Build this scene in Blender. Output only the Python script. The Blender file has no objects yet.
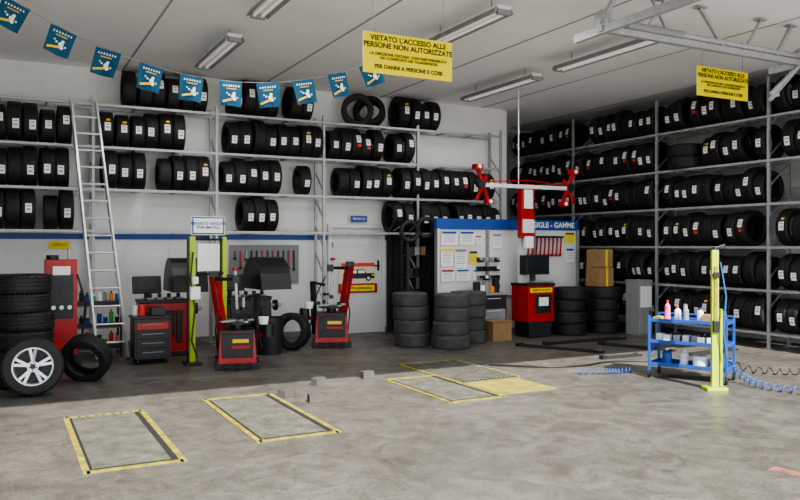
import bpy, math, random
from mathutils import Vector, Matrix, Euler
random.seed(7)
S=bpy.context.scene
COL=S.collection

# ---------------------------------------------------------------- materials
def mat(name,col,rough=.5,metal=0,var=0,vscale=6,bump=0,bscale=40,emit=0,spec=.5):
    m=bpy.data.materials.new(name); m.use_nodes=True
    nt=m.node_tree; b=nt.nodes['Principled BSDF']
    b.inputs['Base Color'].default_value=(*col,1)
    b.inputs['Roughness'].default_value=rough
    b.inputs['Metallic'].default_value=metal
    b.inputs['Specular IOR Level'].default_value=spec
    tc=nt.nodes.new('ShaderNodeTexCoord')
    if var:
        n=nt.nodes.new('ShaderNodeTexNoise'); n.inputs['Scale'].default_value=vscale; n.inputs['Detail'].default_value=6
        r=nt.nodes.new('ShaderNodeValToRGB')
        r.color_ramp.elements[0].position=.3; r.color_ramp.elements[1].position=.7
        r.color_ramp.elements[0].color=(*[c*(1-var) for c in col],1)
        r.color_ramp.elements[1].color=(*[min(1,c*(1+var*.6)) for c in col],1)
        nt.links.new(tc.outputs['Object'],n.inputs['Vector']); nt.links.new(n.outputs['Fac'],r.inputs['Fac'])
        nt.links.new(r.outputs['Color'],b.inputs['Base Color'])
    if bump:
        n=nt.nodes.new('ShaderNodeTexNoise'); n.inputs['Scale'].default_value=bscale; n.inputs['Detail'].default_value=4
        bp=nt.nodes.new('ShaderNodeBump'); bp.inputs['Strength'].default_value=bump; bp.inputs['Distance'].default_value=.01
        nt.links.new(tc.outputs['Object'],n.inputs['Vector']); nt.links.new(n.outputs['Fac'],bp.inputs['Height'])
        nt.links.new(bp.outputs['Normal'],b.inputs['Normal'])
    if emit:
        b.inputs['Emission Color'].default_value=(1,.97,.9,1); b.inputs['Emission Strength'].default_value=emit
    return m

M={}
M['rubber']=mat('tire_rubber',(.015,.015,.016),.6,0,.3,9,.3,90)
M['rubber2']=mat('dusty_rubber',(.075,.075,.075),.85,0,.3,9,.3,90)
M['label']=mat('label_white',(.9,.9,.9),.5)
M['print']=mat('label_print_grey',(.25,.25,.27),.5)
M['labely']=mat('label_yellow',(.85,.58,.02),.5)
M['labelr']=mat('label_red',(.7,.05,.04),.5)
M['galv']=mat('galvanised_steel',(.42,.43,.45),.5,.4,.15,12)
M['alu']=mat('aluminium',(.75,.76,.78),.35,.6,.1,10)
M['wall']=mat('wall_plaster',(.80,.80,.79),.85,0,.06,1.5,.1,30)
M['wallo']=mat('wall_outer',(.7,.69,.66),.9,0,.1,1.5)
M['ceil']=mat('ceiling_panel',(.90,.91,.93),.8,0,.04,1)
M['seam']=mat('seam_grey',(.35,.36,.37),.8)
M['blue']=mat('blue_paint',(.015,.075,.34),.45,0,.1,8)
M['flag']=mat('flag_blue',(.01,.085,.17),.8,0,.1,8)
M['red']=mat('red_enamel',(.42,.008,.01),.35,0,.3,6)
M['black']=mat('black_plastic',(.012,.012,.013),.4)
M['dgrey']=mat('dark_steel',(.04,.04,.044),.45,.5,.2,12)
M['grey']=mat('grey_paint',(.25,.26,.27),.5,0,.1,10)
M['white']=mat('white_paint',(.72,.72,.72),.45,0,.03,6)
M['yellow']=mat('sign_yellow',(.92,.76,.0),.6)
M['yline']=mat('floor_line_yellow',(.30,.26,.035),.8,0,.55,9)
M['ypaint']=mat('plate_yellow_paint',(.30,.26,.045),.75,0,.4,5)
M['hiviz']=mat('hiviz_green',(.42,.56,.01),.4)
M['orange']=mat('orange',(.8,.25,.03),.5)
M['pink']=mat('pink_plastic',(.85,.2,.35),.4)
M['card']=mat('cardboard',(.30,.18,.085),.85,0,.15,8)
M['conc']=mat('concrete_block',(.085,.083,.08),.9,0,.2,12,.4,50)
M['plate']=mat('steel_plate',(.15,.15,.125),.55,.2,.4,5,.3,60)
M['tube']=mat('fluorescent_tube',(.8,.8,.8),.5,emit=.2)  # tubes are off; the faint glow is added
M['screen']=mat('screen_glass',(.02,.025,.03),.12)
M['green']=mat('green_bottle',(.05,.4,.08),.4)
M['bluehose']=mat('blue_hose',(.02,.09,.32),.4)
M['dark']=mat('opening_shade',(.025,.025,.03),.7,0,.2,5)  # near-black colour for the shade inside an opening
M['door']=mat('door_paint',(.66,.68,.68),.5,0,.05,4)
M['drain']=mat('drain_black',(.015,.015,.015),.8)
M['pinkpaint']=mat('floor_mark_red',(.30,.12,.09),.8,0,.5,9)
M['pave']=mat('pavement_pale_bounce',(.55,.53,.50),.9,0,.1,2,.2,40)  # made pale to bounce sunlight onto the ceiling
M['beige']=mat('poster_beige',(.72,.66,.52),.6)

# concrete floor
def floor_mat():
    m=bpy.data.materials.new('concrete_floor'); m.use_nodes=True
    nt=m.node_tree; N=nt.nodes; L=nt.links; b=N['Principled BSDF']
    tc=N.new('ShaderNodeTexCoord')
    def noise(s,d=8,r=.6,dist=0):
        n=N.new('ShaderNodeTexNoise'); n.inputs['Scale'].default_value=s; n.inputs['Detail'].default_value=d
        n.inputs['Roughness'].default_value=r; n.inputs['Distortion'].default_value=dist
        L.new(tc.outputs['Object'],n.inputs['Vector']); return n
    def ramp(n,p0,c0,p1,c1):
        r=N.new('ShaderNodeValToRGB'); e=r.color_ramp.elements
        e[0].position=p0; e[0].color=(*c0,1); e[1].position=p1; e[1].color=(*c1,1)
        L.new(n.outputs['Fac'],r.inputs['Fac']); return r
    def mul(a,bb,f=1,t='MULTIPLY'):
        x=N.new('ShaderNodeMixRGB'); x.blend_type=t; x.inputs[0].default_value=f
        L.new(a,x.inputs[1]); L.new(bb,x.inputs[2]); return x.outputs[0]
    base=ramp(noise(.7,8,.65,.6),.3,(.118,.111,.097),.7,(.185,.176,.156))
    st=ramp(noise(3.2,10,.72,1.2),.40,(.52,.51,.49),.60,(1,1,1))
    gr=ramp(noise(45,8,.8),.38,(.45,.45,.45),.62,(1.3,1.3,1.3))
    sp=ramp(noise(1.6,12,.8,.3),.58,(1,1,1),.70,(.55,.53,.49))
    lt=ramp(noise(2.1,12,.8,.8),.60,(1,1,1),.74,(1.35,1.33,1.28))
    c=mul(mul(mul(mul(base.outputs[0],st.outputs[0],.8),gr.outputs[0],.8),sp.outputs[0],.8),lt.outputs[0])
    L.new(c,b.inputs['Base Color'])
    rr=ramp(noise(1.9,8),.3,(.26,.26,.26),.7,(.6,.6,.6)); L.new(rr.outputs[0],b.inputs['Roughness'])
    bp=N.new('ShaderNodeBump'); bp.inputs['Strength'].default_value=.16; bp.inputs['Distance'].default_value=.01
    L.new(noise(35,6).outputs['Fac'],bp.inputs['Height']); L.new(bp.outputs['Normal'],b.inputs['Normal'])
    return m
M['floor']=floor_mat()

# ---------------------------------------------------------------- mesh builder
class MB:
    def __init__(s): s.v=[];s.f=[];s.m=[];s.mats=[]
    def mi(s,k):
        if k not in s.mats: s.mats.append(k)
        return s.mats.index(k)
    def add(s,vs,fs,k):
        o=len(s.v); s.v+= [tuple(x) for x in vs]; i=s.mi(k)
        for f in fs: s.f.append(tuple(a+o for a in f)); s.m.append(i)
    def box(s,c,d,k,rot=None,taper=1):
        c=Vector(c); R=Euler(rot).to_matrix() if rot else Matrix.Identity(3)
        vs=[]
        for z in(-.5,.5):
            t=taper if z>0 else 1
            for x,y in((-.5,-.5),(.5,-.5),(.5,.5),(-.5,.5)):
                vs.append(c+R@Vector((x*d[0]*t,y*d[1]*t,z*d[2])))
        s.add(vs,[(3,2,1,0),(4,5,6,7),(0,1,5,4),(1,2,6,5),(2,3,7,6),(3,0,4,7)],k); return s
    def rev(s,prof,o,axis,k,seg=24,closed=False):
        o=Vector(o); a=Vector(axis).normalized()
        q=a.to_track_quat('Z','Y').to_matrix()
        n=len(prof); vs=[]
        for i in range(seg):
            t=2*math.pi*i/seg
            for r,h in prof: vs.append(o+q@Vector((r*math.cos(t),r*math.sin(t),h)))
        fs=[]
        for i in range(seg):
            j=(i+1)%seg
            for p in range(n if closed else n-1):
                p2=(p+1)%n
                fs.append((i*n+p,j*n+p,j*n+p2,i*n+p2))
        s.add(vs,fs,k); return s
    def cyl(s,a,b,r,k,seg=14,r2=None):
        a=Vector(a);b=Vector(b); h=(b-a).length; r2=r if r2 is None else r2
        return s.rev([(0.0001,0),(r,0),(r2,h),(0.0001,h)],a,b-a,k,seg)
    def bar(s,a,b,w,k,h=None):
        a=Vector(a);b=Vector(b);h=h or w
        q=(b-a).normalized().to_track_quat('Z','Y').to_matrix(); L=(b-a).length; vs=[]
        for z in(0,L):
            for x,y in((-w/2,-h/2),(w/2,-h/2),(w/2,h/2),(-w/2,h/2)): vs.append(a+q@Vector((x,y,z)))
        s.add(vs,[(3,2,1,0),(4,5,6,7),(0,1,5,4),(1,2,6,5),(2,3,7,6),(3,0,4,7)],k); return s
    def tube(s,pts,r,k,seg=8):
        for a,b in zip(pts[:-1],pts[1:]): s.cyl(a,b,r,k,seg)
        return s
    def mesh(s,name):
        me=bpy.data.meshes.new(name); me.from_pydata(s.v,[],s.f)
        for k in s.mats: me.materials.append(M[k])
        me.polygons.foreach_set('material_index',s.m); me.update()
        import bmesh
        bm=bmesh.new(); bm.from_mesh(me); bmesh.ops.recalc_face_normals(bm,faces=bm.faces); bm.to_mesh(me); bm.free()
        return me
    def obj(s,name,loc=(0,0,0),rot=(0,0,0),parent=None,bevel=0,smooth=False):
        me=s.mesh(name); o=bpy.data.objects.new(name,me); COL.objects.link(o)
        o.location=loc;o.rotation_euler=rot
        if parent: o.parent=parent
        if smooth:
            for p in me.polygons: p.use_smooth=True
            e=o.modifiers.new('es','EDGE_SPLIT'); e.split_angle=math.radians(38)
        if bevel:
            b=o.modifiers.new('bev','BEVEL'); b.width=bevel; b.segments=2; b.limit_method='ANGLE'; b.angle_limit=math.radians(50)
        return o
def empty(name,loc=(0,0,0),rot=(0,0,0)):
    o=bpy.data.objects.new(name,None); COL.objects.link(o); o.location=loc;o.rotation_euler=rot; o.empty_display_size=.1; return o
def text(body,size,loc,k,parent,rot=(math.pi/2,0,0),name='lettering',align='CENTER',bold=0):
    c=bpy.data.curves.new(name,'FONT'); c.body=body; c.size=size; c.align_x=align; c.align_y='CENTER'
    c.extrude=.001; c.offset=bold; c.materials.append(M[k]); c.space_line=.95
    o=bpy.data.objects.new(name,c); COL.objects.link(o); o.location=loc;o.rotation_euler=rot;o.parent=parent; return o

# ---------------------------------------------------------------- room
CZ=4.6; YB=13.38; YR=15.6; XR=12.2; YF=4.5
MB().box((2,9.8,-.05),(34,12.4,.1),'floor').obj('floor')
MB().box((2,2.3,-.05),(34,2.6,.1),'floor').obj('floor_forecourt')
MB().box((2,-9.5,-.05),(34,21,.1),'pave').obj('ground_bounce_pavement')  # unseen outdoor slab, added bright to throw sun up inside
MB().box((2.6,YB+.1,CZ/2),(13.8,.2,CZ),'wall').obj('wall_back')
MB().box((9.6,14.6,CZ/2),(.2,2.24,CZ),'wall').obj('wall_return')
MB().box((11,YR+.1,CZ/2),(2.9,.2,CZ),'wall').obj('wall_recess')
MB().box((XR+.1,10.1,CZ/2),(.2,11.3,CZ),'wall').obj('wall_right')
MB().box((-4.1,9,CZ/2),(.2,9,CZ),'wall').obj('wall_left')
w=MB(); w.box((4,YF-.1,4.4),(16.6,.2,.8),'wallo'); w.box((-3.2,YF-.1,2),(2,.2,4),'wallo'); w.box((11.95,YF-.1,2),(.7,.2,4),'wallo')
w.obj('wall_front')
MB().box((4,10,CZ+.08),(16.8,11.6,.16),'ceil').obj('ceiling')
s=MB()
for x in(-.6,1.8,4.2,6.6,9.0,11.2): s.box((x,9.9,CZ-.004),(.025,11,.008),'seam')
s.obj('trim_1')
MB().box((2.6,YB-.012,1.84),(13.7,.02,.09),'blue').obj('trim_2')
MB().box((2.6,YB-.02,.05),(13.7,.03,.1),'grey').obj('baseboard_back')

# light fixtures
def fixture(x,y0,y1):
    b=MB(); L=y1-y0
    b.box((0,0,0),(.20,L,.05),'white')
    b.box((-.11,0,-.035),(.02,L,.07),'grey',(0,.5,0)); b.box((.11,0,-.035),(.02,L,.07),'grey',(0,-.5,0))
    b.cyl((-.05,-L/2+.04,-.05),(-.05,L/2-.04,-.05),.018,'tube',10); b.cyl((.05,-L/2+.04,-.05),(.05,L/2-.04,-.05),.018,'tube',10)
    for s_ in(-1,1):
        b.box((0,s_*(L/2-.02),-.05),(.18,.05,.06),'grey'); b.cyl((0,s_*L*.35,.02),(0,s_*L*.35,.155),.008,'grey',8)
    b.obj('fluorescent_light_fixture',(x,(y0+y1)/2,CZ-.16))
fixture(7.65,9.8,11.9); fixture(7.6,7.2,9.2); fixture(5.15,7.2,8.9); fixture(2.72,9.8,11.6); fixture(2.68,7.2,8.7)

# ---------------------------------------------------------------- tires
def tire_builder(R=.305,w=.2,ri=.2,k='rubber',seg=48):
    b=MB(); h=w/2
    prof=[(ri,-h*.78),(ri+.012,-h*.95),(R*.80,-h*1.02),(R*.93,-h*.98),(R*.975,-h*.86)]
    t=[(R*.99,-h*.80)]
    for q in [-.62,-.22,.22,.62]:
        t+=[(R,h*(q-.055)),(R*.968,h*(q-.05)),(R*.968,h*(q+.05)),(R,h*(q+.055))]
    t.append((R*.99,h*.80))
    prof+=t
    prof+=[(R*.975,h*.86),(R*.93,h*.98),(R*.80,h*1.02),(ri+.012,h*.95),(ri,h*.78),(ri+.02,h*.7),(R*.88,h*.8),(R*.9,0),(R*.88,-h*.8),(ri+.02,-h*.7)]
    b.rev(prof,(0,0,0),(1,0,0),k,seg,True)
    for i in range(40):
        a=2*math.pi*i/40
        for sx in(-1,1):
            b.box((sx*h*.82,math.cos(a)*R*.975,math.sin(a)*R*.975),(h*.26,.008,.022),k,(a,0,0))
    return b
def tire_label(b,x,ang,w,hh,R,k):
    n=4; vs=[]
    for i in range(n+1):
        a=ang+(i/n-.5)*hh/R
        y=-math.cos(a)*(R+.003); z=math.sin(a)*(R+.003)
        vs+=[(x-w/2,y,z),(x+w/2,y,z)]
    b.add(vs,[(2*i,2*i+1,2*i+3,2*i+2) for i in range(n)],k)
    return b
TV=[]
NV=14
for i in range(NV):
    b=tire_builder()
    rr=random.Random(i)
    R=.305
    if i<NV-2:
        a=rr.uniform(-.35,.30); x=rr.uniform(-.025,.025)
        tire_label(b,x,a,.09,.14,R,'label')
        tire_label(b,x,a-.05,.05,.02,R+.002,'print'); tire_label(b,x,a+.12,.06,.015,R+.002,'print')
        if i==2: tire_label(b,x+.01,a-.4,.07,.05,R,'labelr')
        if i==5: tire_label(b,x+.01,a+.4,.06,.04,R,'labely')
    me=b.mesh('tire_mesh')
    for p in me.polygons: p.use_smooth=True
    try: me.set_sharp_from_angle(angle=math.radians(35))
    except Exception: pass
    TV.append(me)
def plain_tire(k,w=.22,R=.3,ri=.19):
    me=tire_builder(R,w,ri,k).mesh('tire_mesh_'+k)
    for p in me.polygons: p.use_smooth=True
    try: me.set_sharp_from_angle(angle=math.radians(35))
    except Exception: pass
    return me
TP=plain_tire('rubber'); TG=plain_tire('rubber2')
def put_tire(parent,loc,rot=(0,0,0),me=None,sc=1):
    o=bpy.data.objects.new('tire',me or TV[random.randrange(NV)]); COL.objects.link(o)
    o.location=loc;o.rotation_euler=rot;o.scale=(1,sc,sc) if isinstance(sc,(int,float)) else sc
    if parent: o.parent=parent
    return o

# racks ---------------------------------------------------------
def rack(name,posts,d0,d1,shelves,top,axis):
    b=MB()
    P=(lambda a,d,z:(a,d,z)) if axis=='x' else (lambda a,d,z:(d,a,z))
    for a in posts:
        for d in(d0,d1): b.bar(P(a,d,0),P(a,d,top),.045,'galv')
        z=.15
        while z<top-.5:
            b.bar(P(a,d0,z),P(a,d1,z+.4),.022,'galv'); z+=.5
        b.box(P(a,d0,.006),(.11,.11,.012),'galv')
        b.box(P(a,d1,.006),(.11,.11,.012),'galv')
    for z in shelves:
        for d in(d0,d1):
            b.bar(P(posts[0],d,z),P(posts[-1],d,z),.04,'galv',.04)
        for a0,a1 in zip(posts[:-1],posts[1:]):
            for t in(.33,.66): b.bar(P(a0+(a1-a0)*t,d0,z-.01),P(a0+(a1-a0)*t,d1,z-.01),.03,'galv')
    return b.obj(name)
bposts=[-2.6,-.65,1.3,3.25,5.2,7.15,9.1]
bsh=[1.92,2.58,3.25,3.92]
br=empty('tire_storage_rack')
rack('frame',bposts,12.85,13.25,bsh,4.05,'x').parent=br
rr=empty('tire_storage_rack')
rposts=[5.78,8.17,10.56,12.95,15.3]
rsh=[.25,.95,1.66,2.37,3.08,3.80]
rack('frame',rposts,11.1,11.6,rsh,4.45,'y').parent=rr
def fill(a,b,place):
    x=a+.1
    while x<b-.08:
        sc=random.choice([.88,.93,.97,1.0,1.02])
        if random.random()<.035: x+=random.uniform(.1,.22)
        place(x,sc,0)
        x+=random.choice([.205,.208,.212,.22,.24])
def px_(z):
    def f(x,sc,l): put_tire(br,(x,13.03+random.uniform(-.03,.02),z+.02+.305*sc),(0,l,random.uniform(-.05,.05)),sc=sc)
    return f
def row_x(a,b,z): fill(a,b,px_(z))
for a,b in[(1.75,3.2),(3.5,4.4),(4.55,5.1),(6.75,7.7)]: row_x(a,b,3.92)
for a,b in[(-1,1.15),(1.4,2.9),(3.45,5.15),(5.3,7.1)]: row_x(a,b,3.25)
for a,b in[(-1,1.0),(1.45,2.15),(2.3,3.2),(3.35,4.45),(4.75,5.1),(5.5,6.6),(6.75,9.05)]: row_x(a,b,2.58)
for a,b in[(-1,1.15),(3.5,4.3),(6.6,7.1),(7.2,9.05)]: row_x(a,b,1.92)
put_tire(br,(5.95,13.03,4.23),(0,0,1.2)); put_tire(br,(6.2,13.03,4.22),(0,.35,1.0))
def py_(z):
    def f(y,sc,l): put_tire(rr,(11.33+random.uniform(-.06,.03),y,z+.02+.305*sc),(0,l,-math.pi/2+random.uniform(-.07,.07)),sc=sc)
    return f
for zi,z in enumerate(rsh):
    for i in range(len(rposts)-1):
        a,b=rposts[i]+.05,rposts[i+1]-.05
        if (i,zi)==(1,4):
            fill(a,b-1.0,py_(z))
            for q in range(2): put_tire(rr,(11.33,b-.5,z+.14+.22*q),(0,math.pi/2,0),TP,(1,1.2,1.3))
        elif (i,zi)==(3,1): fill(a+.5,b,py_(z))
        elif (i,zi)==(0,3): fill(a,b-.5,py_(z))
        elif (i,zi)==(1,2): fill(a+.35,b,py_(z))
        elif (i,zi)==(2,5): fill(a,b-.4,py_(z))
        else: fill(a,b,py_(z))

# ---------------------------------------------------------------- ladders
def ladder(bot,top,w,n,name='ladder'):
    b=MB(); bot=Vector(bot);top=Vector(top); s=Vector((w/2,0,0))
    for q in(-1,1): b.bar(bot+s*q,top+s*q*.85,.03,'alu',.06)
    for i in range(1,n):
        t=i/n; c=bot.lerp(top,t); ww=1-.15*t
        b.cyl(c-s*ww,c+s*ww,.016,'alu',8)
    for q in(-1,1): b.box(bot+s*q+Vector((0,0,.02)),(.05,.08,.04),'black')
    return b.obj(name)
ladder((1.47,11.85,0.0),(1.15,12.76,3.95),.42,15)
ladder((10.75,12.6,0.0),(10.85,13.05,2.05),.36,8)

# ---------------------------------------------------------------- flags bunting
fb=empty('pennant_bunting',(0,9,0))
b=MB(); zf=lambda x:3.66+.12*(x-2.4)**2
pts=[(x*.1,0,zf(x*.1)) for x in range(-12,52)]
b.tube(pts,.004,'grey',6); b.obj('string',parent=fb)
for i in range(-1,10):
    x=.16+.457*i; z=zf(x); f=MB(); W=.14;H=.30
    r=random.uniform(-.5,.5)
    vs=[];nx=6;nz=6
    for a in range(nz+1):
        for c in range(nx+1):
            u=(c/nx-.5)*2; v=a/nz
            vs.append((u*W*(1-.08*v),.02*math.sin(u*3+i)*v,-v*H))
    f.add(vs,[(a*(nx+1)+c,a*(nx+1)+c+1,(a+1)*(nx+1)+c+1,(a+1)*(nx+1)+c) for a in range(nz) for c in range(nx)],'flag')
    for sy in(-1,1):
        y=sy*.026
        for q in range(7): f.box((-.09+q*.03,y,-.06),(.014,.002,.02),'label')
        f.box((0,y,-.095),(.12,.002,.010),'labely')
        for(cx,cz,rad)in((0.03,-.15,.018),(0.02,-.185,.027),(0.035,-.218,.02),(-.03,-.17,.012),(-.055,-.15,.009),(.07,-.2,.010)):
            f.cyl((cx,y-.001,cz),(cx,y+.001,cz),rad,'label',12)
        f.box((-.045,y,-.235),(.13,.002,.025),'labely',(0,-.3,0))
    f.obj('pennant',(x,0,z),(random.uniform(-.08,.08),math.atan(.24*(x-2.4))*-.8,r),fb)

# ---------------------------------------------------------------- hanging signs
def hsign(loc,rotz,ry):
    e=empty('hanging_warning_sign',loc,(0,ry,rotz))
    b=MB(); b.box((0,0,0),(1.06,.015,.42),'yellow')
    for q in(-1,1): b.cyl((q*.42,0,.2),(q*.42,0,CZ-loc[2]-.01),.004,'grey',6)
    b.obj('board',parent=e)
    text("VIETATO L'ACCESSO ALLE\nPERSONE NON AUTORIZZATE",.077,(0,-.012,.115),'black',e,bold=.0018)
    text("LA DIREZIONE DECLINA OGNI RESPONSABILITA'\nNEI CONFRONTI DEI TRASGRESSORI",.042,(0,-.012,-.03),'black',e,bold=.0008)
    text("PER DANNI A PERSONE E COSE",.058,(0,-.012,-.14),'black',e,bold=.0015)
hsign((3.81,7.04,3.68),0,0); hsign((9.25,7.55,4.03),0,0)

# ---------------------------------------------------------------- door + posters
e=empty('door_1',(6.07,YB,0))
b=MB(); b.box((0,-.03,1.0),(1.05,.05,1.99),'door')
b.box((-.56,-.042,1.02),(.07,.08,2.03),'white'); b.box((.56,-.042,1.02),(.07,.08,2.03),'white'); b.box((0,-.042,2.06),(1.19,.08,.07),'white')
b.cyl((.46,-.05,1.3),(.46,-.11,1.3),.014,'black'); b.cyl((.46,-.11,1.3),(.36,-.11,1.3),.014,'black'); b.box((.46,-.06,1.3),(.05,.01,.2),'black')
for z in(.3,1,1.7): b.cyl((-.5,-.06,z-.05),(-.5,-.06,z+.05),.015,'grey',8)
b.obj('leaf',parent=e,bevel=.004)
b=MB(); b.box((0,0,.06),(.82,.008,.60),'beige'); b.box((0,-.006,-.15),(.82,.006,.18),'red'); b.box((0,-.010,-.15),(.7,.004,.11),'yellow')
# car body, windows and wheels on the poster
b.box((.02,-.008,.085),(.66,.004,.10),'dgrey'); b.box((-.02,-.008,.165),(.40,.004,.09),'dgrey',taper=.8); b.box((-.1,-.011,.165),(.14,.004,.055),'label'); b.box((.07,-.011,.165),(.14,.004,.055),'label')
b.box((.32,-.011,.10),(.05,.004,.03),'labely'); b.box((-.29,-.011,.10),(.04,.004,.03),'labelr')
for q in(-.2,.22): b.cyl((q,-.008,.04),(q,-.013,.04),.055,'black',16); b.cyl((q,-.013,.04),(q,-.015,.04),.028,'label',12)
b.box((.0,-.008,.30),(.7,.004,.07),'labelr')
b.obj('poster',(.02,-.07,1.02),parent=e); text('FLOTTE AZIENDALI',.068,(.02,-.088,.87),'black',e,bold=.001)
b=MB(); b.box((0,0,0),(.34,.012,.12),'blue'); o=b.obj('blue_notice_sign',(6.1,YB-.1,2.2)); text('PRIVATO',.065,(0,-.012,0),'label',o)
b=MB(); b.box((0,0,0),(.3,.012,.12),'yellow'); o=b.obj('yellow_notice_sign',(.85,YB-.03,1.7)); text('UFFICIO',.06,(0,-.012,0),'black',o)
b=MB(); b.box((0,0,1.1),(1.1,.04,2.2),'dark')  # dark panel standing in for a shaded opening, not a door leaf
for i in range(5): b.box((-.44+i*.22,-.025,1.1),(.02,.02,2.16),'black')
b.box((0,-.02,2.22),(1.2,.06,.06),'dgrey')
b.obj('dark_opening',(7.28,YB-.05,0))
b=MB()
for x in(-.24,.24):
    for y in(-.11,.11): b.bar((x,y,0),(x,y,1.9),.03,'dgrey')
for z in(.3,.7,1.1,1.5,1.85): b.box((0,0,z),(.5,.24,.02),'dgrey')
for i in range(14):
    z=[.31,.71,1.11,1.51][i%4]; b.box((-.16+(i//4)*.13,-.02,z+.08),(.1,.15,.16),random.choice(['black','grey','dgrey','card','black','blue','black']))
b.obj('storage_shelf_unit',(6.95,12.55,0))
b=MB()
for zz,xx in((1.95,0),(2.02,.34)):
    b.rev([(.17+.045*math.cos(t*math.pi/5),.045*math.sin(t*math.pi/5)) for t in range(10)],(xx,0,zz-1.95),(0,1,0),'rubber',28,True)
    b.cyl((xx,.02,.2+zz-1.95),(xx,.63,.02),.01,'galv',8)
b.obj('hanging_inner_tubes',(6.62,12.2,1.95),smooth=True)

# ---------------------------------------------------------------- partition with boards
pt=empty('tool_display_partition',(7.08,12.0,0)); W=3.3
b=MB(); b.box((W/2,.04,1.0),(W,.06,2.0),'white'); b.box((W/2,.03,2.09),(W+.04,.1,.2),'blue')
for x in(0,1.1,2.2,3.3): b.box((x,0,1.0),(.05,.1,2.0),'grey')
b.box((0,-.06,1.0),(.05,.02,2.0),'white'); b.box((W/2,-.01,.05),(W,.08,.1),'grey'); b.box((W/2,-.005,.72),(W,.03,.04),'grey')
b.obj('panels',parent=pt,bevel=.004)
text('GIGLE - GAMME',.15,(2.68,-.03,2.09),'label',pt,bold=.003)
b=MB()
def sheet(x,z,w,h,k='label',hd='blue'):
    b.box((x,-.02,z),(w,.008,h),k)
    b.box((x,-.026,z+h*.38),(w*.9,.004,h*.16),hd if k=='label' else 'black')
    for i in range(5): b.box((x,-.026,z+h*.2-i*h*.12),(w*.7,.004,h*.03),'print')
sheet(.25,1.83,.34,.26); sheet(.64,1.83,.32,.26,'label'); sheet(.2,1.48,.26,.34,'label','labely'); sheet(.5,1.46,.26,.36,'label','print'); sheet(.78,1.47,.18,.24,'yellow')
sheet(.22,1.14,.28,.22,'label','red'); sheet(.55,1.14,.28,.22,'label','blue'); sheet(.86,1.14,.16,.2); sheet(.9,1.8,.12,.16,'label','red')
sheet(3.1,1.85,.24,.2,'yellow'); sheet(1.32,1.78,.2,.28,'label','print'); sheet(3.1,1.5,.2,.28,'label')
b.obj('posters',parent=pt)
b=MB(); b.box((2.45,-.03,1.86),(.95,.03,.04),'dgrey')
for i in range(9):
    x=2.05+i*.1; b.bar((x,-.06,1.84),(x-.03,-.06,1.50),.022,'red'); b.cyl((x-.03,-.07,1.5),(x-.03,-.04,1.5),.03,'red',10); b.cyl((x,-.05,1.86),(x,-.05,1.76),.015,'black',8)
for i in range(4):
    for j in range(4):
        x=.85+i*.13+.05; z=1.42-j*.17
        b.box((x,-.05,z),(.10,.07,.09),random.choice(['grey','black','dgrey','black'])); b.cyl((x,-.09,z+.02),(x,-.12,z+.02),.03,random.choice(['label','black','galv','black']),10)
b.obj('hanging_tools',parent=pt)

b=MB(); b.box((0,0,.80),(.62,.36,.04),'grey'); b.box((0,0,.42),(.58,.32,.72),'dgrey')
for i in range(3): b.box((0,-.165,.2+i*.23),(.52,.015,.19),'grey' if i==1 else 'black'); b.box((0,-.18,.26+i*.23),(.3,.015,.015),'alu')
for i,(x,h,k) in enumerate([(-.25,.2,'black'),(-.15,.14,'label'),(-.05,.22,'grey'),(.06,.12,'orange'),(.17,.26,'black')]): b.box((x,.02,.82+h/2),(.09,.12,h),k)
b.obj('drawer_workbench',(8.0,11.68,0),bevel=.004)

# ---------------------------------------------------------------- wheel alignment machine
a=empty('wheel_alignment_machine',(8.8,11.4,0))
b=MB(); b.box((0,0,.62),(.6,.5,.66),'red'); b.box((0,0,.16),(.5,.44,.3),'dgrey'); b.box((0,0,.97),(.62,.54,.05),'black')
b.box((.05,-.255,.62),(.36,.012,.34),'black'); b.box((.05,-.262,.66),(.22,.01,.16),'label'); b.box((0,-.255,.87),(.5,.012,.08),'yellow')
for x in(-.2,.2):
    for y in(-.18,.18): b.cyl((x-.015,y,.04),(x+.015,y,.04),.04,'black')
b.obj('cabinet',parent=a,bevel=.012)
text('ASSETTO RUOTE',.055,(0,-.266,.87),'red',a,bold=.002)
b=MB(); b.box((.04,0,1.33),(.54,.2,.36),'black'); b.box((.04,-.104,1.33),(.47,.01,.28),'screen'); b.cyl((0,.02,.98),(0,.02,1.2),.05,'dgrey'); b.box((.1,-.14,1.02),(.42,.16,.03),'grey')
b.obj('monitor',parent=a,bevel=.02)
b=MB(); b.box((-.12,.17,1.3),(.14,.1,2.6),'white'); b.box((-.12,.05,2.33),(.3,.14,1.0),'red'); b.box((-.12,-.03,2.55),(.2,.02,.35),'label'); b.box((-.12,-.03,2.05),(.26,.03,.25),'white')
b.box((-.12,-.03,1.75),(.18,.08,.22),'label')
b.obj('column',parent=a,bevel=.01)
text('ASSETTO',.055,(-.12,-.04,2.78),'label',a,bold=.001)
b=MB(); b.bar((-1.15,0,2.78),(.85,0,2.78),.07,'white',.07); b.bar((-1.1,0,2.84),(-.12,0,2.90),.02,'red'); b.bar((.8,0,2.84),(-.12,0,2.90),.02,'red')
for q,x in((-1,-1.15),(1,.85)):
    b.bar((x+q*-.14,0,2.5),(x+q*.1,-.02,3.1),.06,'red'); b.bar((x+q*.12,-.02,2.5),(x-q*.12,0,2.95),.05,'red')
    b.box((x+q*.1,-.03,3.1),(.16,.14,.09),'red'); b.box((x-q*.14,-.03,2.48),(.14,.14,.09),'red')
    b.cyl((x+q*.1,-.12,3.1),(x+q*.1,-.07,3.1),.035,'label'); b.cyl((x-q*.14,-.12,2.48),(x-q*.14,-.07,2.48),.035,'label')
    b.cyl((x+q*.02,-.07,2.8),(x+q*.02,.05,2.8),.08,'dgrey')
b.obj('camera_beam',parent=a,bevel=.006)
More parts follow.
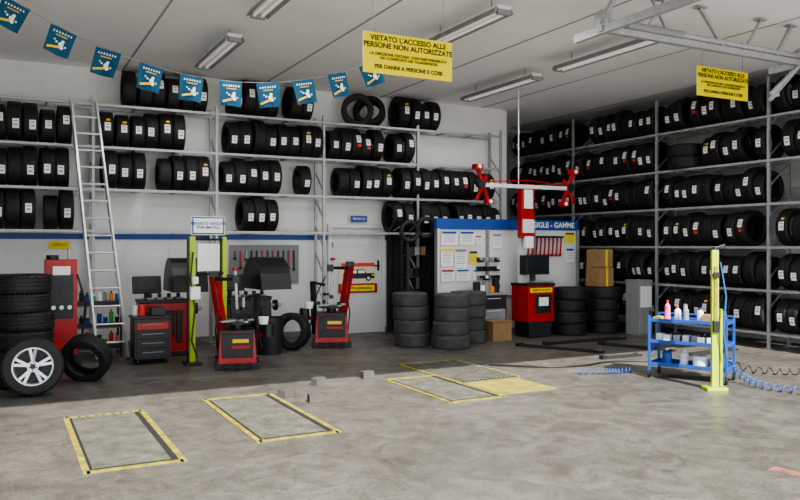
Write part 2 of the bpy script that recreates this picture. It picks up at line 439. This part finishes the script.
b=MB(); b.cyl((-.25,.1,2.82),(-.25,.1,CZ-.01),.01,'label',8); b.obj('ceiling_cable',parent=a)

# ---------------------------------------------------------------- tire changers
def changer(loc,rz,mirror=1,sc=1):
    e=empty('tire_changer_machine',loc,(0,0,rz)); m=mirror; e.scale=(sc,sc,sc)
    b=MB(); b.box((0,0,.34),(.62,.55,.5),'red',taper=.9); b.box((0,0,.05),(.72,.62,.1),'dgrey'); b.box((0,-.05,.61),(.56,.5,.05),'dgrey')
    b.box((0,-.275,.38),(.50,.02,.38),'dgrey'); b.box((.05,-.288,.46),(.26,.01,.06),'labely'); b.box((.05,-.288,.36),(.3,.01,.05),'red')
    for i in range(3): b.box((-.18+i*.18,-.38,.07),(.09,.18,.02),'black',(.2,0,0))
    b.obj('body',parent=e,bevel=.02)
    b=MB(); b.cyl((0,-.05,.62),(0,-.05,.72),.09,'black'); b.cyl((0,-.05,.72),(0,-.05,.75),.24,'dgrey',28)
    for i in range(4):
        t=i*math.pi/2+.5; c=Vector((math.cos(t),math.sin(t),0))
        b.bar(Vector((0,-.05,.77))+c*.06,Vector((0,-.05,.77))+c*.30,.07,'galv',.03); b.box(Vector((0,-.05,.81))+c*.27,(.05,.05,.07),'black',(0,0,t))
    b.obj('turntable',parent=e,bevel=.004)
    b=MB(); b.bar((-.2*m,.28,.4),(-.38*m,.45,1.5),.13,'red',.13); b.box((-.38*m,.44,1.52),(.16,.16,.1),'black')
    b.bar((-.38*m,.42,1.44),(-.05*m,.0,1.46),.06,'black'); b.bar((-.03*m,-.02,1.62),(0,-.02,.95),.045,'galv'); b.box((-.02,-.02,1.46),(.12,.12,.13),'dgrey'); b.box((0,-.06,.92),(.08,.12,.06),'black')
    b.cyl((-.03*m,-.02,1.6),(-.03*m,-.02,1.65),.05,'red')
    b.obj('column_and_arm',parent=e,bevel=.008)
    b=MB(); b.bar((.3*m,.2,.2),(.34*m,.25,1.2),.08,'dgrey'); b.bar((.34*m,.25,1.18),(.1*m,-.1,1.14),.045,'black'); b.cyl((.1*m,-.1,1.16),(.1*m,-.1,.98),.025,'galv'); b.cyl((.1*m,-.1,.95),(.1*m,-.1,1.0),.06,'black')
    b.bar((.36*m,0,.5),(.5*m,-.12,.62),.05,'red'); b.cyl((.5*m,-.15,.5),(.5*m,-.15,.72),.09,'black')
    b.cyl((.42*m,-.2,.72),(.42*m,-.2,.84),.07,'label',16,.09); b.tube([(.1*m,.1,1.3),(.25*m,.15,1.0),(.33*m,.05,.7),(.4*m,.0,.3)],.012,'black'); b.tube([(-.38*m,.36,1.4),(-.3*m,.1,1.0),(-.35*m,0,.6),(-.3*m,0,.2)],.012,'black')
    b.obj('helper_arm',parent=e,bevel=.004)
    return e
changer((2.93,10.45,0),-.25,1,.84); changer((4.95,11.9,0),-.35,-1,.9)
put_tire(None,(4.2,11.75,.3),(0,.12,.8),TP)

def balancer(loc,rz,k='red'):
    e=empty('wheel_balancer_machine',loc,(0,0,rz))
    b=MB(); b.box((0,0,.42),(.75,.5,.8),k,taper=.92); b.box((0,0,.04),(.8,.55,.08),'dgrey'); b.box((0,0,.84),(.72,.48,.05),'black')
    b.box((-.38,-.02,.4),(.04,.48,.7),'black'); b.box((-.1,-.25,.5),(.5,.02,.4),'black'); b.box((.22,-.25,.45),(.1,.02,.5),'dgrey')
    for i in range(4): b.box((-.2+i*.14,-.1,.88),(.1,.2,.03),'grey'); b.cyl((-.2+i*.14,-.15,.9),(-.2+i*.14,-.15,.96),.03,'black')
    b.obj('body',parent=e,bevel=.02)
    b=MB(); b.cyl((.38,0,.7),(.62,0,.7),.03,'galv'); b.cyl((.5,0,.7),(.54,0,.7),.09,'dgrey')
    n=12; vs=[]
    for i in range(n+1):
        t=math.pi*(.0+i/n)
        for x in(.10,.62): vs.append((x,.42*math.cos(t),.98+.52*math.sin(t)))
    b.add(vs,[(2*i,2*i+1,2*i+3,2*i+2) for i in range(n)],'black')
    b.add([vs[2*i] for i in range(n+1)],[tuple(range(n+1))],'black'); b.add([vs[2*i+1] for i in range(n+1)],[tuple(range(n+1))],'black')
    b.obj('wheel_guard',parent=e)
    b=MB(); b.bar((-.2,.2,.85),(-.2,.2,1.0),.06,'black'); b.box((-.2,.15,1.08),(.42,.1,.26),'black',(-.25,0,0)); b.box((-.2,.09,1.085),(.3,.01,.16),'dgrey',(-.25,0,0))
    b.obj('display',parent=e,bevel=.01)
balancer((2.22,12.15,0),0); balancer((3.55,12.15,0),0.1,'dgrey')
b=MB(); b.box((0,0,.85),(.40,.4,1.3),'red'); b.box((0,-.21,1.0),(.3,.02,.6),'dgrey'); b.box((0,0,.1),(.5,.5,.2),'dgrey'); b.cyl((.1,-.1,1.5),(.1,-.1,1.66),.02,'galv'); b.box((0,-.225,1.35),(.22,.01,.12),'label'); b.tube([(.2,-.2,1.3),(.3,-.3,.9),(.25,-.25,.4)],.015,'black')
b.cyl((-.1,0,1.5),(-.1,0,1.56),.08,'black')
for i in range(3): b.cyl((-.1+i*.1,-.22,.85),(-.1+i*.1,-.24,.85),.03,'label',12)
b.obj('red_inflator_cabinet',(.74,11.5,0),bevel=.015)
b=MB()
for z in(.12,.45,.78): b.box((0,0,z),(.7,.36,.03),'grey'); b.box((0,-.18,z+.04),(.7,.015,.07),'dgrey')
for x in(-.34,.34):
    for y in(-.17,.17): b.bar((x,y,.0),(x,y,.9),.03,'dgrey')
cc=['label','pink','orange','blue','labelr','green','yellow','black','grey']
for z in(.135,.465,.795):
    for i in range(8):
        x=-.3+i*.085; h=random.uniform(.12,.22); k=random.choice(cc); b.cyl((x,-.08,z),(x,-.08,z+h),.033,k,12); b.cyl((x,-.08,z+h),(x,-.08,z+h+.04),.014,random.choice(['label','black','labelr']),8)
b.obj('spray_can_trolley',(1.3,12.45,0))
b=MB(); b.box((0,0,.36),(.5,.4,.58),'black'); b.box((0,0,.665),(.54,.44,.03),'dgrey')
for i in range(4): b.box((0,-.205,.15+i*.13),(.44,.015,.10),'red' if i==3 else 'dgrey'); b.box((0,-.22,.17+i*.13),(.3,.02,.012),'grey')
b.box((.255,0,.36),(.02,.36,.5),'red')
for x in(-.2,.2):
    for y in(-.15,.15): b.cyl((x-.015,y,.035),(x+.015,y,.035),.035,'black')
b.box((.1,0,.74),(.2,.2,.12),'dgrey'); b.cyl((-.12,0,.68),(-.12,0,.84),.05,'labelr'); b.cyl((-.2,.08,.68),(-.2,.08,.82),.04,'label')
b.obj('tool_chest',(1.93,11.45,0),bevel=.006)
b=MB(); b.cyl((0,0,0),(0,0,.55),.19,'dgrey',24,.23); b.rev([(.22,.53),(.245,.53),(.245,.57),(.22,.57)],(0,0,0),(0,0,1),'black',24,True); b.cyl((0,0,.5),(0,0,.51),.2,'grey',20)
b.obj('waste_bin',(3.72,11.45,0),smooth=True)
b=MB(); b.box((0,.0,0),(1.3,.02,.7),'grey')
for i in range(12):
    x=-.55+i*.1; h=random.uniform(.12,.34); b.bar((x,-.03,.25),(x,-.03,.25-h),.025,random.choice(['black','dgrey','red','galv'])); b.cyl((x,-.03,.25-h),(x,-.03,.22-h),.03,random.choice(['black','dgrey','galv']),8)
b.obj('wall_tool_board',(4.25,YB-.03,1.35))

# inflation station
e=empty('tire_inflation_station',(2.42,10.95,0))
b=MB(); b.box((0,0,.92),(.085,.07,1.80),'hiviz'); b.box((-.055,.0,.92),(.03,.07,1.75),'black'); b.box((.55,.35,.92),(.065,.07,1.80),'hiviz'); b.box((.5,.35,.92),(.03,.07,1.7),'black'); b.box((0,0,.02),(.22,.3,.04),'dgrey'); b.box((.55,.35,.02),(.2,.3,.04),'dgrey')
b.bar((0,0,1.28),(.55,.35,1.28),.04,'dgrey'); b.bar((0,0,1.78),(.55,.35,1.78),.03,'dgrey')
b.box((.275,.175,1.52),(.44,.03,.40),'label',(0,0,.57)); b.box((.02,-.08,1.02),(.14,.1,.18),'label'); b.cyl((.02,-.09,1.15),(.02,-.09,1.25),.05,'label')
b.tube([(0,-.06,1.6),(-.05,-.12,1.2),(.02,-.1,.8),(-.03,-.1,.35),(.05,-.12,.1)],.012,'black')
b.obj('posts',parent=e,bevel=.006)
b=MB(); b.box((0,0,0),(.48,.015,.27),'label'); b.box((0,-.01,.0),(.46,.005,.25),'blue'); b.box((0,-.014,.0),(.42,.005,.21),'label')
b.obj('sign',(.25,.1,1.98),parent=e)
text("REPARTO VENDITA\nPNEUMATICI",.058,(.25,.08,1.98),'blue',e,bold=.001)

# ---------------------------------------------------------------- tire stacks
def stack(loc,n,me,w=.22,sc=1,name='stack_of_tires',jit=.015):
    e=empty(name,loc)
    for i in range(n):
        s2=sc*random.uniform(.95,1.04)
        put_tire(e,(random.uniform(-jit,jit),random.uniform(-jit,jit),w/2*1.02+i*w*1.02),(0,math.pi/2,random.uniform(0,3)),me,(1,s2,s2))
    return e
stack((.25,10.3,0),6,TP,sc=1.15,jit=.03)
stack((6.18,11.3,0),4,TG,jit=.03); stack((6.62,10.75,0),4,TG,sc=1.02,jit=.03); stack((7.25,11.2,0),4,TG,jit=.03)
stack((9.6,11.35,0),4,TP,sc=1.12,jit=.03); stack((10.38,11.25,0),4,TP,w=.22)
b=MB(); b.box((0,0,.18),(.34,.4,.36),'card'); b.box((0,0,.54),(.32,.38,.34),'card'); b.box((0,-.205,.18),(.05,.002,.36),'labely'); b.box((0,-.192,.54),(.05,.002,.34),'labely'); b.obj('cardboard_boxes',(10.3,11.25,.905),bevel=.004)
b=MB(); b.box((0,0,.17),(.4,.35,.34),'card'); b.box((0,-.01,.35),(.42,.36,.02),'card'); b.obj('cardboard_box',(7.85,11.2,0),bevel=.004)
b=MB(); b.box((0,0,.5),(.34,.35,1.0),'grey'); b.box((0,-.18,.72),(.28,.02,.4),'white'); b.box((0,0,1.02),(.36,.37,.04),'grey'); b.box((.1,-.19,.4),(.03,.02,.12),'black'); b.obj('metal_cabinet',(10.8,10.72,0),bevel=.01)

def alloy(loc,rot):
    e=empty('alloy_wheel',loc,rot)
    t=put_tire(e,(0,0,0),(0,0,math.pi/2),TP,1.08); t.name='tire'
    b=MB(); ax=(0,-1,0)
    b.rev([(.225,-.09),(.222,.10),(.20,.095),(.185,.05),(.185,-.09)],(0,0,0),ax,'alu',40,True)
    b.cyl((0,-.04,0),(0,-.085,0),.06,'alu',24); b.cyl((0,-.085,0),(0,-.09,0),.03,'dgrey',16)
    for i in range(5):
        for dt in(-.17,.17):
            t=i*2*math.pi/5+math.pi/2
            b.bar((math.cos(t)*.04,-.07,math.sin(t)*.04),(math.cos(t+dt)*.198,-.08,math.sin(t+dt)*.198),.035,'alu',.03)
        t=i*2*math.pi/5+math.pi/2+.6; b.cyl((math.cos(t)*.04,-.085,math.sin(t)*.04),(math.cos(t)*.04,-.092,math.sin(t)*.04),.009,'dgrey',8)
    b.cyl((0,.06,0),(0,.03,0),.19,'dgrey',24)
    b.obj('rim',parent=e,smooth=True)
alloy((.33,9.55,.325),(-.12,0,-.05))
put_tire(None,(.95,10.2,.29),(0,-.35,math.pi/2-.5),TP,1.0)

# ---------------------------------------------------------------- floor plates
def lift_pit(x0,x1,y0,y1,fill='plate',name='floor_lift_plate'):
    b=MB(); w=.05
    xc,yc=(x0+x1)/2,(y0+y1)/2; L=y1-y0
    b.box((0,0,.003),(x1-x0-.1,L-.1,.006),fill)
    for s_ in(-1,1):
        b.box((s_*(x1-x0)/2,0,.004),(w,L+w,.008),'yline'); b.box((0,s_*L/2,.004),(x1-x0,w,.008),'yline')
    b.box(((x1-x0)/2-.055,0,.006),(.045,L-.1,.008),'drain')
    b.box((0,-L/2+.045,.006),(x1-x0-.12,.03,.008),'drain'); b.box((-(x1-x0)/2+.04,0,.006),(.016,L-.1,.008),'drain')
    for i in range(7):
        for j in range(int(L/.11)): b.box((-.24+i*.08,-L/2+.14+j*.11,.008),(.03,.05,.004),fill,(0,0,.7 if (i+j)%2 else -.7))
    b.obj(name,(xc,yc,0))
lift_pit(.57,1.28,6.1,8.12); lift_pit(1.98,2.72,6.38,8.36); lift_pit(4.3,5.0,7.0,8.55)
b=MB(); b.box((5.42,7.5,.004),(.82,.8,.008),'ypaint'); b.obj('painted_floor_plate')
b=MB()
for i in range(13): b.box((5.05+i*.068,8.75,.010),(.022,1.5,.014),'plate')
for i in range(21): b.box((5.46,8.03+i*.072,.010),(.88,.022,.014),'plate')
b.box((5.46,8.75,.002),(.9,1.54,.004),'drain')
for s_ in(-1,1): b.box((5.46+s_*.46,8.75,.007),(.04,1.56,.014),'yline')
b.box((5.46,9.53,.007),(.96,.04,.014),'yline')
b.obj('floor_grating')
def track(x,y,L,w=.12,rz=0,k='drain'):
    b=MB(); b.box((0,0,.02),(L,w,.04),k); b.box((-L/2+.05,0,.045),(.1,w*1.2,.02),'dgrey'); b.box((L/2-.05,0,.045),(.1,w*1.2,.02),'conc'); b.obj('floor_guide_rail',(x,y,0),(0,0,rz),bevel=.004)
track(8.05,9.75,1.5,rz=-1.1); track(9.1,10.3,1.8,rz=0); track(9.3,9.3,1.3,rz=-1.2); track(9.9,8.3,1.3,rz=.1); track(8.3,8.6,.8,.08,rz=0)
for(x,y)in[(3.42,8.63),(4.15,8.79),(3.02,7.71),(2.83,8.12)]:
    b=MB(); b.box((0,0,.045),(.15,.11,.09),'conc'); b.box((0,0,.093),(.10,.07,.008),'rubber2'); b.obj('rubber_chock_block',(x,y,0),(0,0,random.uniform(-.6,.6)),bevel=.006)
b=MB(); b.box((0,0,.002),(.6,.12,.004),'pinkpaint'); b.box((.3,.25,.002),(.12,.5,.004),'pinkpaint'); b.obj('floor_marking',(5.0,3.25,0),(0,0,.2))

# ---------------------------------------------------------------- blue tool cart
c=empty('blue_tool_cart',(7.78,6.83,0),(0,0,-1.1))
b=MB(); L=.93;D=.42
for x in(-L/2,L/2):
    for y in(-D/2,D/2):
        b.bar((x,y,.09),(x,y,.80),.03,'blue'); b.cyl((x-.012,y,.045),(x+.012,y,.045),.045,'black')
for z in(.16,.45,.72):
    b.box((0,0,z),(L,D,.012),'blue')
    for y in(-D/2,D/2): b.box((0,y,z+.02),(L,.012,.045),'blue')
    for x in(-L/2,L/2): b.box((x,0,z+.02),(.012,D,.045),'blue')
b.bar((-L/2,D/2,.8),(L/2,D/2,.8),.025,'blue'); b.bar((-L/2,-D/2,.3),(-L/2,D/2,.45),.02,'blue')
b.obj('frame',parent=c,bevel=.003)
b=MB()
def bottle(x,y,z,h,r,k,cap='label'):
    b.cyl((x,y,z),(x,y,z+h*.7),r,k); b.cyl((x,y,z+h*.7),(x,y,z+h*.85),r,k,14,r*.4); b.cyl((x,y,z+h*.85),(x,y,z+h),r*.35,cap)
bottle(-.28,-.05,.73,.26,.035,'pink','labelr'); bottle(-.18,.05,.73,.18,.04,'label','labelr'); bottle(-.05,-.05,.73,.2,.035,'grey'); bottle(.1,.05,.73,.17,.04,'label','blue')
b.box((.25,0,.78),(.2,.2,.09),'card'); b.box((-.38,-.1,.755),(.1,.14,.05),'yellow')
for i in range(8):
    x=-.4+i*.11; b.box((x,random.uniform(-.1,.1),.50),(.08,.12,.09),random.choice(['grey','black','label','dgrey','galv']))
bottle(-.3,0,.17,.2,.06,'bluehose'); bottle(-.1,.05,.17,.2,.055,'label'); b.cyl((.12,0,.17),(.12,0,.3),.1,'label'); b.box((.33,0,.23),(.16,.22,.12),'bluehose')
b.obj('bottles_and_tools',parent=c,bevel=.003)
b=MB(); b.box((0,0,.84),(.08,.05,1.60),'hiviz'); b.box((0,0,.02),(.24,.2,.04),'hiviz'); b.box((.0,-.03,1.1),(.04,.02,.7),'yline'); b.cyl((0,0,1.64),(0,0,1.68),.02,'dgrey'); b.box((.07,0,.5),(.03,.05,.9),'hiviz'); b.cyl((.0,-.06,1.35),(.0,-.03,1.35),.04,'black'); b.bar((0,0,1.66),(.12,0,1.70),.025,'black')
b.box((0,-.04,.75),(.07,.04,.14),'black')
b.tube([(0.05,-.04,1.5),(.1,-.08,1.1),(.06,-.1,.7),(.1,-.1,.4)],.01,'bluehose')
b.obj('tire_inflator_post',(7.42,6.17,0),(0,0,-.5),bevel=.005)

def hose(pts,coil_r,turns,name,k='bluehose',r=.009):
    P=[Vector(p) for p in pts]; n=max(40,turns*14); out=[]
    def at(t):
        t*=len(P)-1; i=min(int(t),len(P)-2); f=t-i
        a,b_,c_,d_=P[max(i-1,0)],P[i],P[i+1],P[min(i+2,len(P)-1)]
        return .5*((2*b_)+(c_-a)*f+(2*a-5*b_+4*c_-d_)*f*f+(3*b_-a-3*c_+d_)*f**3)
    for i in range(n+1):
        t=i/n; c=at(t); d=(at(min(1,t+.01))-at(max(0,t-.01))).normalized()
        s_=d.cross(Vector((0,0,1))).normalized(); u=s_.cross(d)
        a=2*math.pi*turns*t
        p=c+Vector((0,0,coil_r+r))+(s_*math.cos(a)+u*math.sin(a))*coil_r; p.z=max(p.z,r); out.append(p)
    cu=bpy.data.curves.new(name,'CURVE'); cu.dimensions='3D'; sp=cu.splines.new('POLY'); sp.points.add(len(out)-1)
    for p,q in zip(sp.points,out): p.co=(*q,1)
    cu.bevel_depth=r; cu.bevel_resolution=2; cu.materials.append(M[k])
    o=bpy.data.objects.new(name,cu); COL.objects.link(o)
hose([(6.7,7.75,0),(7.0,7.6,0),(7.2,7.55,0),(7.4,7.5,0)],.035,13,'coiled_air_hose',r=.006)
hose([(8.15,6.75,.35),(8.05,6.35,.08),(7.95,5.9,0),(8.1,5.4,0),(8.3,5.1,0)],.04,20,'coiled_air_hose',k='bluehose',r=.008)
hose([(8.3,7.1,.45),(8.7,6.9,.05),(9.0,6.5,0),(9.4,6.3,0)],.04,12,'coiled_air_hose',r=.007,k='black')
hose([(6.1,8.9,0),(6.6,8.4,0),(7.2,8.2,0),(7.8,8.3,0),(8.6,8.0,0),(9.4,7.4,0)],.004,1,'air_line','black',.012)

# ---------------------------------------------------------------- sectional door hardware
b=MB(); z=4.2; T=CZ-.035
b.cyl((5.9,6.45,z),(9.6,6.45,z),.035,'galv'); b.bar((5.9,6.45,z-.09),(9.6,6.45,z-.09),.07,'galv')
b.bar((5.95,6.45,z+.02),(5.95,6.1,T),.05,'galv'); b.bar((6.6,6.45,z-.05),(6.9,6.45,T),.04,'galv'); b.bar((7.9,6.45,z-.05),(7.5,6.45,T),.04,'galv'); b.bar((8.9,6.45,z-.05),(9.2,6.45,T),.04,'galv')
b.bar((7.0,6.45,z-.05),(6.7,6.45,T),.03,'galv'); b.bar((8.3,6.45,z-.05),(8.6,6.45,T),.03,'galv')
for x in(6.8,7.5,8.6,9.2): b.box((x,6.45,T+.005),(.14,.1,.012),'galv')
b.cyl((6.3,6.45,z),(7.2,6.45,z),.05,'grey'); b.cyl((5.92,6.45,z),(5.97,6.45,z),.12,'galv',20)
for x in(5.95,9.4): b.bar((x,4.8,z-.1),(x,6.9,z-.1),.06,'galv',.09)
b.bar((9.4,6.45,z-.1),(8.8,6.45,z-.55),.04,'galv'); b.cyl((9.4,6.45,z-.1),(9.4,6.9,z-.5),.03,'galv')
b.bar((9.4,6.9,z-.1),(9.4,6.45,z+.1),.04,'galv')
b.obj('overhead_door_track')

# ---------------------------------------------------------------- lights
world=bpy.data.worlds.new('World'); S.world=world; world.use_nodes=True
bg=world.node_tree.nodes['Background']; bg.inputs[0].default_value=(.89,.95,1,1); bg.inputs[1].default_value=2.0
sd=bpy.data.lights.new('sun','SUN'); sd.energy=12.5; sd.angle=.012; sd.color=(1,.94,.85)
so=bpy.data.objects.new('sun',sd); COL.objects.link(so)
d=Vector((.06,1,-.86)); so.rotation_euler=d.to_track_quat('-Z','Y').to_euler()
def area(name,loc,sx,sy,e):
    l=bpy.data.lights.new(name,'AREA'); l.shape='RECTANGLE'; l.size=sx;l.size_y=sy;l.energy=e; l.color=(1,.99,.97)
    o=bpy.data.objects.new(name,l); COL.objects.link(o); o.location=loc
for i,(x,y) in enumerate([(7.65,10.85),(7.6,8.2),(5.15,8.05),(2.72,10.7),(2.68,7.95)]): area('interior_fill',(x,y,CZ-.26),.2,1.8,36)  # added fill light under the fixtures, whose tubes are off

cam=bpy.data.cameras.new('camera'); co=bpy.data.objects.new('camera',cam); COL.objects.link(co)
cam.sensor_width=36; cam.lens=34.2; cam.shift_y=-5/800
co.location=(0,0,1.7); co.rotation_euler=(math.pi/2,0,-math.radians(27.76)); S.camera=co
S.view_settings.view_transform='AgX'
try: S.view_settings.look='AgX - Medium High Contrast'
except Exception: pass
